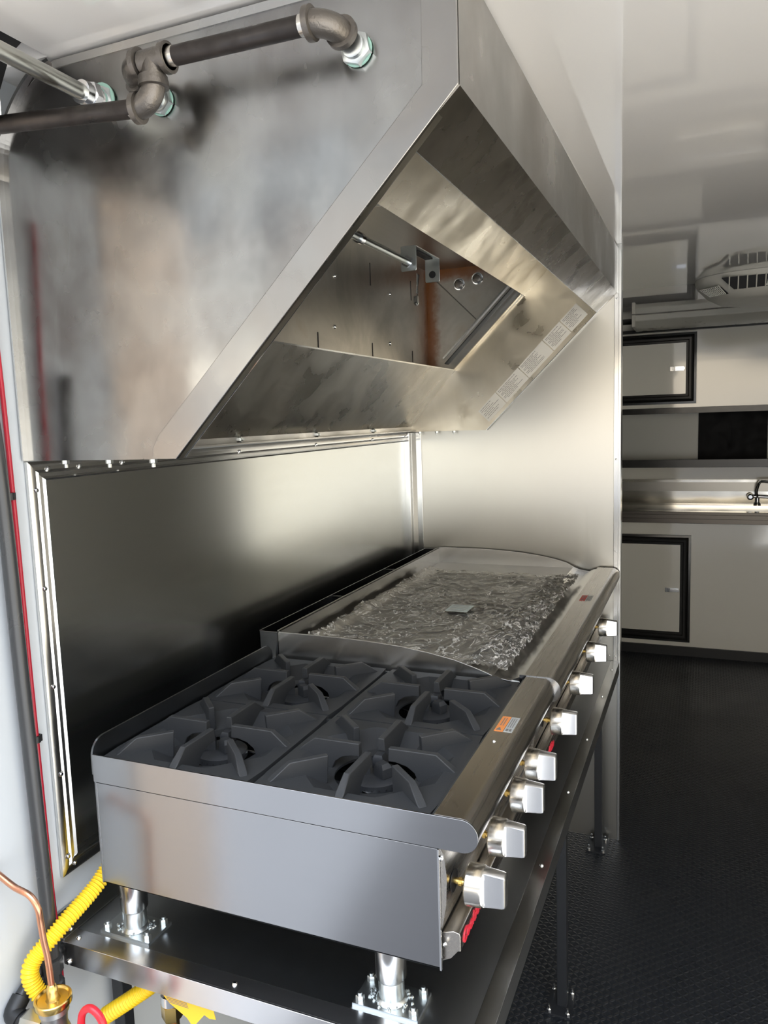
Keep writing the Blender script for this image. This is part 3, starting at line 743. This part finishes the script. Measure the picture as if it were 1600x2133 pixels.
# flue casing behind
B().box(-1.030, -.978, GY0, GY0+.003, -.80, -.512).box(-1.030, -1.028, GY0, GY1, -.80, -.511).box(-1.030, -.978, GY1-.003, GY1, -.80, -.512).build('flue_casing', S_appx, gr)
B().box(-1.028, -.979, GY0+.003, GY1-.003, -.60, -.59).build('flue_baffle', DARKV, gr)
b = B()
for y in (1.03, 1.45): b.box(-1.027, -.98, y, y+.002, -.55, -.515)
b.build('flue_brace', CHROME, gr)
B().box(-.973, -.452, GY0+.004, GY1-.004, -.60, -.566).build('griddle_plate', PLATE, gr, bevel=.001)
B().prism([(-.452, -.566), (-.44, -.580), (-.405, -.582), (-.372, -.566), (-.36, -.566), (-.36, -.60), (-.452, -.60)], 'y', GY0+.004, GY1-.004).build('grease_gutter', S_app, gr)
B().box(-.400, -.375, 1.40, 1.455, -.5815, -.5795).build('drain_slot', DARKV, gr)
B().prism(nose(-.362, -.283, HZ+.002, -.615, 24), 'y', GY0+.002, GY1).build('front_rail', S_rail, gr)
B().prism(nose(-.372, -.2828, HZ+.0018, -.6152, 24), 'y', GY0-.0005, GY0+.002).build('rail_end_cap', S_appx, gr)
B().prism([(x+.002, z) for x, z in cp], 'y', GY0+.006, GY1-.004).build('control_panel', S_rail, gr)
B().prism(ledge, 'y', GY0+.012, GY1-.012).build('drip_ledge', S_rail, gr, bevel=.001)
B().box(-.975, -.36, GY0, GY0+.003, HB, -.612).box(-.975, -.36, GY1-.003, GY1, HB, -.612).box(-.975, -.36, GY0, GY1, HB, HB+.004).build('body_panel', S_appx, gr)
for y, z in ((.712, -.692), (.980, -.692), (1.275, -.697), (1.565, -.700)): knob_mesh(gr, -.318, y, z)
text('brand_plate', 'CookRite', .028, REDLOGO, axes((-.3245, GY0+.03, -.773), (0, 1, 0), (0, 0, 1)), gr, .0012, .35)
for x in (-.452, -.93):
    for y in (GY0+.05, GY1-.07): footleg(gr, x, y, HB)

# plastic film over the griddle plate
fm = bmesh.new(); NX, NY = 200, 420
x0, x1, y0, y1 = -.955, -.405, GY0+.02, 1.70
import mathutils.noise as mn
vv = []
for j in range(NY+1):
    row = []
    for i in range(NX+1):
        u, v = i/NX, j/NY
        ed = min(u, 1-u)*1.6; ev = min(v, 1-v)*2.2; e = max(0, 1 - min(ed, ev)*5)
        ex = .012*mn.noise(Vector((v*14, 3, 0))) + .006*mn.noise(Vector((v*45, 9, 0)))
        x = x0 + (x1-x0)*u + (ex if u > .5 else ex*.6)*abs(2*u-1)
        y = y0 + (y1-y0)*v + .02*mn.noise(Vector((u*9, 7, 1)))*abs(2*v-1)
        def ridge(px, py, pz, k): return max(0.0, 1-abs(mn.noise(Vector((px, py, pz))))*k)**2
        wx = .35*mn.noise(Vector((x*5, y*5, 2))); wy = .35*mn.noise(Vector((x*5, y*5, 12)))
        a_ = max(0, .4+mn.noise(Vector((x*4, y*4, 30))))
        z = -.5645 + .0035*ridge(x*7+wx*4, y*11+wy*6, 0, 7)*a_ + .0028*ridge(x*13+y*9+wx*5, y*13-x*8, 4, 6) + .002*ridge(x*26+wx*9, y*20+wy*9, 8, 5)*a_ + .0012*ridge(x*55, y*34, 18, 4) + .002*mn.noise(Vector((x*10, y*10, 7)))
        front = max(0, (u-.78)/.22); edge = e*e
        z += edge*.006*abs(mn.noise(Vector((x*40, y*40, 5)))) + edge*.004*ridge(x*30, y*50, 3, 4)
        z += .016*math.exp(-((u-.87)/.045)**2)*(.4+1.2*abs(mn.noise(Vector((y*22, 1, 8)))))*max(0, min(1, 2.2-2.2*v)) + .012*front*ridge(x*30, y*70, 33, 3)
        if u < .08: z += (.08-u)/.08*.030*(.3+abs(mn.noise(Vector((y*6, 2, 2)))))
        row.append(fm.verts.new((x, y, z)))
    vv.append(row)
for j in range(NY):
    for i in range(NX): fm.faces.new((vv[j][i], vv[j][i+1], vv[j+1][i+1], vv[j+1][i]))
me = bpy.data.meshes.new('plastic_film'); fm.to_mesh(me); fm.free(); me.polygons.foreach_set('use_smooth', [True]*len(me.polygons)); me.materials.append(FILM)
film = bpy.data.objects.new('plastic_film', me); COL.objects.link(film)
tag(film, 'crumpled clear plastic film lying over the griddle plate', 'plastic film')
pp = thing('protective_tag', 'small pale blue paper sticker on the plastic film of the griddle', 'sticker', (-.666, 1.13, -.552))
bb = B(); q = [(-.695, 1.085), (-.628, 1.085), (-.628, 1.165), (-.695, 1.165)]
bb.prism(q, 'z', -.5525, -.5520); bb.build('sticker_sheet', plain('pale_blue_paper', (.50, .58, .58), .4), pp)
bb = B()
for k in range(4): bb.box(-.688, -.64, 1.095+k*.017, 1.101+k*.017, -.5520, -.5517)
bb.build('small_print', GREYL, pp)

# labels on the rails
def rail_label(name, label, y0, y1, mats, z):
    t = thing(name, label, 'label', (-.335, y0, z))
    B().box(-.350, -.334, y0, y1, z, z+.0006).build('warning_panel', mats[0], t)
    B().box(-.333, -.317, y0, y1, z, z+.0006).build('text_panel', mats[1], t)
    b = B(); L = y1-y0
    for x in (-.345, -.3405): b.box(x, x+.0016, y0+L*.38, y1-L*.1, z+.0006, z+.0009)
    b.prism([(-.348, y0+L*.06), (-.338, y0+L*.06), (-.343, y0+L*.26)], 'z', z+.0006, z+.0009)
    for x in (-.330, -.326, -.322): b.box(x, x+.0013, y0+L*.3, y1-L*.1, z+.0006, z+.0009)
    b.box(-.330, -.326, y0+L*.05, y0+L*.2, z+.0006, z+.0009); b.box(-.324, -.320, y0+L*.05, y0+L*.2, z+.0006, z+.0009)
    b.build('small_print', INK, t); return t
rail_label('warning_label', 'orange and grey warning label on the hotplate bullnose rail', .315, .385, (ORANGE, GREYL), HZ+.0006)
rail_label('caution_label', 'small faded red and grey label on the griddle front rail', 1.34, 1.41, (INKR, GREYL), HZ+.0022)

# ------------------------------------------------------------------ things on the left wall
vp = thing('gas_riser', 'vertical black iron gas pipe running down the left wall beside a red cable', 'pipe', (-1.067, -.08, -1.0))
rp = [(-1.070, -.078, .10), (-1.070, -.066, -.10), (-1.068, -.062, -.42), (-1.064, -.056, -.86), (-1.064, -.058, -.98), (-1.064, -.058, -1.02)]
B().tube(bez(rp, 8), .0122, 20).build('pipe', PIPEV, vp)
b = B(); b.lathe((-1.064, -.058, -.925), (0, 0, -1), [(0, .013), (.002, .019), (.028, .019), (.030, .015), (.045, .015), (.047, .019), (.075, .019), (.077, .013)], 8); b.build('union', PIPEV, vp)
elb = B(); elb.tube(bez([(-1.064, -.058, -1.00), (-1.06, -.075, -1.03), (-1.06, -.14, -1.045)], 6), .014, 18); elb.build('elbow', PIPEV, vp)
rc = [(-1.084, -.046, .36), (-1.084, -.036, .10), (-1.084, -.032, -.15), (-1.084, -.030, -.45), (-1.084, -.026, -.80), (-1.084, -.022, -.93), (-1.084, -.022, -1.1)]
cb = tag(B().tube(bez(rc, 8), .0042, 12).build('red_cable', REDC), 'thin red cable clipped down the left wall beside the black gas pipe', 'cable')
for z, nm in ((-.105, 'upper'), (-.535, 'lower')):
    b = B(); b.tube([(-1.084, -.038 if z > -.3 else -.030, z-.006), (-1.084, -.038 if z > -.3 else -.030, z+.006)], .0075, 12); b.box(-1.091, -1.080, -.050 if z > -.3 else -.042, -.03 if z > -.3 else -.02, z-.006, z+.006)
    tag(b.build('cable_clip', BLACK), 'black cable clip on the red cable, ' + ('just below hood height' if nm == 'upper' else 'the lower one, level with the burner tops'), 'cable clip', 'cable clips')

# yellow corrugated hoses
def corr(name, path, r, label, n=14, pitch=.0062):
    P = bez(path, 40); L = [0]
    for a, c in zip(P, P[1:]): L.append(L[-1] + (c-a).length)
    tot = L[-1]; cnt = int(tot/pitch*6); pts = []; rad = []; j = 0
    for k in range(cnt+1):
        s_ = tot*k/cnt
        while j < len(L)-2 and L[j+1] < s_: j += 1
        t = (s_-L[j])/max(1e-9, L[j+1]-L[j]); pts.append(P[j].lerp(P[j+1], t)); rad.append(r*(1 + .13*math.cos(2*PI*s_/pitch)))
    return tag(B().tube(pts, rad, 20).build(name, YEL, angle=80), label, 'gas hose', 'yellow gas hoses')
corr('gas_hose', [(-.955, .14, -.74), (-1.02, .075, -.80), (-1.03, .02, -.835), (-1.04, -.062, -.868), (-1.058, -.105, -.905), (-1.050, -.108, -.945), (-1.015, -.095, -.985)], .0135,
     'yellow corrugated gas hose looping from behind the hotplate to the brass valve')
corr('gas_hose', [(-.86, .06, -.965), (-.90, .035, -.99), (-.95, .01, -1.025), (-1.00, -.01, -1.06)], .0135,
     'yellow corrugated gas hose passing below the table top behind the red loop handle')

# copper line into brass-topped regulator valve
cu = [(-1.089, -.135, -.722), (-1.074, -.135, -.728), (-1.044, -.135, -.741), (-1.011, -.135, -.749), (-.997, -.134, -.768), (-.996, -.132, -.792), (-.995, -.130, -.826), (-.993, -.127, -.860), (-.992, -.125, -.912)]
tag(B().tube(bez(cu, 12), .0052, 14).build('copper_tube', COPPER), 'thin bent copper tube dropping from the left wall into the brass valve cap', 'copper tube')
VX, VY = -.992, -.125
vlv = thing('gas_valve', 'round brass-capped gas shutoff valve with grey cast body at the lower left', 'gas valve', (VX, VY, -1.1))
B().lathe((VX, VY, -.944), (0, 0, 1), [(0, .028), (.003, .030), (.012, .030), (.0135, .0285), (.0135, .026), (.010, .024), (.010, .012), (.014, .010), (.024, .009), (.034, .007), (.036, .0052)], 48).build('brass_cap', BRASS, vlv)
b = B(); b.lathe((VX, VY, -.944), (0, 0, -1), [(0, .024), (.012, .024), (.016, .021), (.035, .020), (.050, .025), (.10, .026)], 32)
b.lathe((VX+.01, VY-.01, -1.03), (1, -.2, -.35), [(0, .022), (.05, .022), (.055, .028), (.062, .028)], 24); b.build('valve_body', steel('cast_zinc_body', (.45, .46, .47), .38, None, .001, 30), vlv)
b = B(); hexnut(b, (VX-.018, VY-.004, -.988), (-1, -.1, .05), .021, .042, .4); b.build('inlet_nut', steel('nickel_nut', (.62, .61, .56), .3), vlv)
b = B(); b.tube([(VX-.058, VY-.008, -.986), (VX-.072, VY-.010, -.985)], .013, 16); b.tube(bez([(VX-.068, VY-.010, -.985), (VX-.085, VY-.008, -.98), (VX-.088, VY+.012, -.965)], 6), .016, 18)
b.build('inlet_elbow', BLACK, vlv)
B().lathe((VX+.06, VY-.026, -1.012), (1, -.2, .3), [(0, .016), (.004, .022), (.006, .022), (.007, .018)], 28).build('sight_ring', CHROME, vlv)
tag(B().tube(bez([(VX-.088, VY+.012, -.965), (-1.08, -.06, -.94), (-1.075, .05, -.925)], 8), .012, 16).build('feed_pipe', PIPEV), 'short black pipe slanting up the wall behind the brass valve', 'pipe')
# red loop handle
rh = thing('pull_handle', 'bright red loop handle sticking up right of the brass valve', 'handle', (-.93, -.12, -1.02))
lp = [(-.940, -.118, -1.03), (-.942, -.118, -.98), (-.936, -.118, -.950), (-.918, -.118, -.936), (-.898, -.118, -.948), (-.890, -.118, -.98), (-.888, -.118, -1.03)]
B().tube(bez(lp, 8), .0062, 14).build('loop', REDP, rh)
B().tube([(-.912, -.114, -1.02), (-.912, -.09, -1.06)], .008, 12).build('shank', BRASS, rh)
# second fitting, red lever and yellow tag under the table
qf = thing('quick_coupling', 'steel and brass hose coupling hanging under the table top left of the yellow tag', 'hose fitting', (-.86, .03, -1.03))
B().lathe((-.862, .01, -.985), (0, 0, -1), [(-.03, .006), (0, .012), (.004, .0175), (.022, .0175), (.024, .015)], 24).build('sleeve', CHROME, qf)
b = B(); hexnut(b, (-.862, .01, -1.009), (0, 0, -1), .0185, .03); b.cyl((-.862, .01, -1.039), (-.862, .01, -1.10), .012); b.build('brass_nut', BRASS, qf)
tag(B().prism([(-.865, -1.085), (-.80, -1.03), (-.785, -1.035), (-.782, -1.05), (-.84, -1.10), (-.865, -1.10)], 'y', -.005, .003).build('valve_lever', plain('dark_red_lever', (.36, .02, .05), .35), bevel=.002),
    'dark red valve lever under the table below the yellow tag', 'valve lever')
tg = thing('hose_tag', 'yellow printed warning tag hanging from the hose under the table edge', 'tag', (-.82, .02, -.99))
tgp = [(-.868, -.958), (-.760, -.958), (-.752, -.992), (-.765, -.994), (-.775, -.990), (-.80, -1.02), (-.812, -1.006), (-.848, -.988), (-.872, -.965)]
sh = B().prism(tgp, 'y', -.012, -.0112).build('tag_sheet', YELT, tg)
b = B()
for k in range(9): b.box(-.858+.001*k, -.815+.001*k, -.0124, -.012, -.966-.0026*k, -.965-.0026*k)
b.build('small_print', INK, sh).location = (0, 0, 0)

# ------------------------------------------------------------------ far end of the trailer
XL = -1.05
CX0, CX1 = XL, XR
up = thing('upper_cabinet', 'white glossy overhead cabinet run with a black framed hatch at the far end', 'cabinet', (.1, Y2+.2, .0))
B().box(CX0, CX1, Y2, YD, -.0, .565).build('body', CABW, up)
B().box(CX0, CX1, Y2-.006, Y2+.02, -.018, .020).build('bottom_rail', BLACKF, up, bevel=.001)
def hatch(parent, x0, x1, z0, z1, w, nm='hatch_door'):
    d_ = B().box(x0+w*.8, x1-w*.8, Y2-.006, Y2, z0+w*.8, z1-w*.8).build(nm, CABW, parent)
    prof = [(0, 0), (.016, .002), (.018, .015), (.010, .022), (.016, .032), (.015, .045), (.007, .05), (.006, w)]
    fr_ = B()
    cs = [(x0, z0, 1, 1), (x1, z0, -1, 1), (x1, z1, -1, -1), (x0, z1, 1, -1)]
    rings = []
    for (x, z, sx_, sz_) in cs + [cs[0]]:
        rings.append([(x+sx_*b_, Y2-a_, z+sz_*b_) for a_, b_ in prof])
    fr_.loft(rings, cap=False, closed=False)
    f_ = fr_.build('frame', BLACKF, d_); f_.location = (0, 0, 0)
    return d_
def latch(parent, x, z, flip=False):
    b = B(); b.box(x-.045, x+.04, Y2-.014, Y2-.006, z-.014, z+.014); b.cyl((x-.02, Y2-.02, z-.012), (x-.02, Y2-.02, z+.012), .007, 10)
    b.box(x-.015, x+.045, Y2-.022, Y2-.014, z-.008, z+.008)
    o = b.build('latch', CHROME, parent, bevel=.001); o.location = (0, 0, 0)
h1 = hatch(up, -.70, -.060, .043, .493, .064); latch(h1, -.175, .267)
struct('wall_niche', B().box(CX0, CX1, YD-.012, YD, -.40, .0), WALLG)
struct('window_1', B().box(-.048, .384, YD-.020, YD-.012, -.36, .0).box(.16, .165, YD-.024, YD-.020, -.36, .0), plain('black_window_pane', (.003, .003, .004), .5, spec=.1))
shf = tag(B().box(CX0, CX1, Y2+.28, YD-.01, -.372, -.350).box(CX0, CX1, Y2+.272, Y2+.285, -.385, -.332).build('wall_shelf', BLACKF, bevel=.001), 'dark narrow shelf running above the sink at the far end', 'shelf')
sink = thing('sink_counter', 'stainless steel sink counter with long basin at the far end of the trailer', 'sink', (.1, Y2+.2, -.75))
S_sink = steel('sink_steel', (.62, .60, .55), .14, None, .006, 4)
B().box(CX0, CX1, YD-.04, YD-.012, -.500, -.482).build('sink_ledge', S_sink, sink)
B().box(CX0, CX1, YD-.032, YD-.012, -.66, -.563).build('sink_back_wall', S_sink, sink)
B().box(CX0, CX1, YD-.04, YD-.012, -.563, -.500).build('sink_backsplash', steel('dark_reflection_steel', (.25, .24, .22), .25), sink)  # dark reflection put into the steel colour of this band
struct('wall_niche_lower', B().box(CX0, CX1, YD-.012, YD, -.66, -.40), CABW)
B().box(CX0, -.66, Y2-.01, YD-.03, -.675, -.655).box(.46, CX1, Y2-.01, YD-.03, -.675, -.655).box(-.66, .46, Y2-.01, Y2+.06, -.675, -.655).box(-.66, .46, YD-.09, YD-.03, -.675, -.655).build('sink_deck', S_sink, sink, bevel=.002)
b = B(); ring = []
for z, m_ in ((-.656, 0), (-.70, .004), (-.86, .03), (-.88, .06)):
    ring.append([(x_, y_, z) for x_, y_ in ((-.66+m_, Y2+.06+m_), (.46-m_, Y2+.06+m_), (.46-m_, YD-.09-m_), (-.66+m_, YD-.09-m_))])
b.loft(ring[::-1], cap=False); b.quad(*ring[-1]); b.build('basin', S_sink, sink, bevel=.01)
B().box(CX0, CX1, Y2-.018, Y2-.004, -.73, -.655).box(CX0, CX1, Y2-.024, Y2-.016, -.70, -.672).build('counter_edge', steel('dark_counter_edge', (.10, .09, .08), .3), sink, bevel=.002)
fc = thing('faucet', 'chrome swivel faucet over the sink basin at the far right', 'faucet', (.34, YD-.06, -.60))
b = B(); b.lathe((.33, YD-.05, -.655), (0, 0, 1), [(0, .022), (.012, .022), (.02, .014), (.06, .013)], 18); b.build('base', CHROME, fc)
b = B(); b.tube(bez([(.33, YD-.06, -.60), (.322, YD-.08, -.56), (.335, YD-.12, -.50), (.36, YD-.16, -.485), (.45, YD-.2, -.50), (.47, YD-.2, -.54)], 8), .0095, 12); b.build('spout', CHROME, fc)
b = B(); b.tube([(.28, YD-.06, -.595), (.42, YD-.06, -.600)], .010, 12); b.lathe((.285, YD-.08, -.595), (0, -1, 0), [(0, .022), (.012, .022), (.02, .012)], 16); b.build('valve_bar', CHROME, fc)
lo = thing('lower_cabinet', 'white glossy base cabinet with a black framed hatch below the sink', 'cabinet', (.1, Y2+.2, ZF))
B().box(CX0, CX1, Y2, Y2+.02, ZF+.005, -.73).box(CX0, CX0+.02, Y2+.02, YD-.02, ZF+.005, -.73).build('body', CABW, lo)
h2 = hatch(lo, -.80, -.077, -1.528, -.809, .066); latch(h2, -.19, -1.177)
struct('baseboard_back', B().box(CX0, CX1, Y2-.015, Y2, ZF, ZF+.062), BLACK)
# light bar under the ceiling
lb_ = thing('light_bar', 'long off-white light housing fixed under the ceiling above the far cabinets', 'light fixture', (.3, 4.15, .5))
B().prism([(3.98, ZC-.001), (4.28, ZC-.001), (4.28, .520), (4.22, .505), (4.04, .515), (3.98, .545)], 'x', -.42, 1.2).build('housing', PLASTC, lb_, bevel=.006)
B().box(-.425, -.405, 3.97, 4.29, .51, ZC-.001).build('end_cap', PLAST, lb_, bevel=.004)
B().box(-.6, 1.2, 4.285, 4.31, .500, .520).build('black_strip', BLACKF, lb_)
# air conditioner on the ceiling
ac = thing('ceiling_air_conditioner', 'off-white ceiling air conditioner with curved louvred vent near the far end', 'air conditioner', (.34, 2.95, .5))
def se(cx, cy, ax_, ay_, z, n=48, e=.55):
    r = []
    for k in range(n):
        t = 2*PI*k/n; c, s_ = math.cos(t), math.sin(t)
        r.append((cx+ax_*math.copysign(abs(c)**e, c), cy+ay_*math.copysign(abs(s_)**e, s_), z))
    return r
AX, AY = .34, 2.98
B().loft([se(AX, AY, .40, .30, ZC-.001, e=.7), se(AX, AY, .395, .295, .565, e=.7), se(AX, AY, .35, .27, .515, e=.75), se(AX, AY, .30, .24, .488, e=.75), se(AX, AY, .22, .18, .478)]).build('housing', PLAST, ac)
v_ = B(); v_.loft([[(AX-.29, AY-.288, .558), (AX+.24, AY-.290, .558), (AX+.19, AY-.262, .512), (AX-.24, AY-.262, .512)], [(AX-.29, AY-.268, .558), (AX+.24, AY-.270, .558), (AX+.19, AY-.24, .512), (AX-.24, AY-.24, .512)]])
v_.build('vent_opening', DARKV, ac)
for k in range(14):
    x = AX-.26+k*.035; B().tube([(x, AY-.292, .560), (x+.0, AY-.278, .535), (x, AY-.262, .510)], .0028, 6).build('louvre', PLAST, ac)
gm = B(); gm.loft([[(AX-.375, AY-.12, .535), (AX-.30, AY-.235, .530), (AX-.27, AY-.22, .500), (AX-.33, AY-.11, .505)], [(AX-.365, AY-.11, .535), (AX-.29, AY-.22, .530), (AX-.26, AY-.21, .500), (AX-.32, AY-.10, .505)]]); gm.build('return_grille', DARKV, ac)
b = B()
a0, a1, a2, a3 = [Vector(p) for p in ((AX-.377, AY-.122, .537), (AX-.302, AY-.240, .532), (AX-.272, AY-.225, .498), (AX-.332, AY-.112, .503))]
for k in range(11): t = k/10; b.tube([a0.lerp(a1, t), a3.lerp(a2, t)], .0022, 5)
for k in range(5): t = k/4; b.tube([a0.lerp(a3, t), a1.lerp(a2, t)], .0022, 5)
b.build('grille_mesh', PLAST, ac)
B().lathe((AX-.02, AY-.18, .482), (0, -.3, -1), [(0, .022), (.016, .020), (.018, .014)], 16).build('control_knob', BLACKF, ac)

# ------------------------------------------------------------------ lift everything from eye-level coordinates to the floor
for o in list(COL.objects):
    if '_w' in o: del o['_w']
    if o.parent is None and o.type not in ('CAMERA', 'LIGHT'): o.location.z += EYE
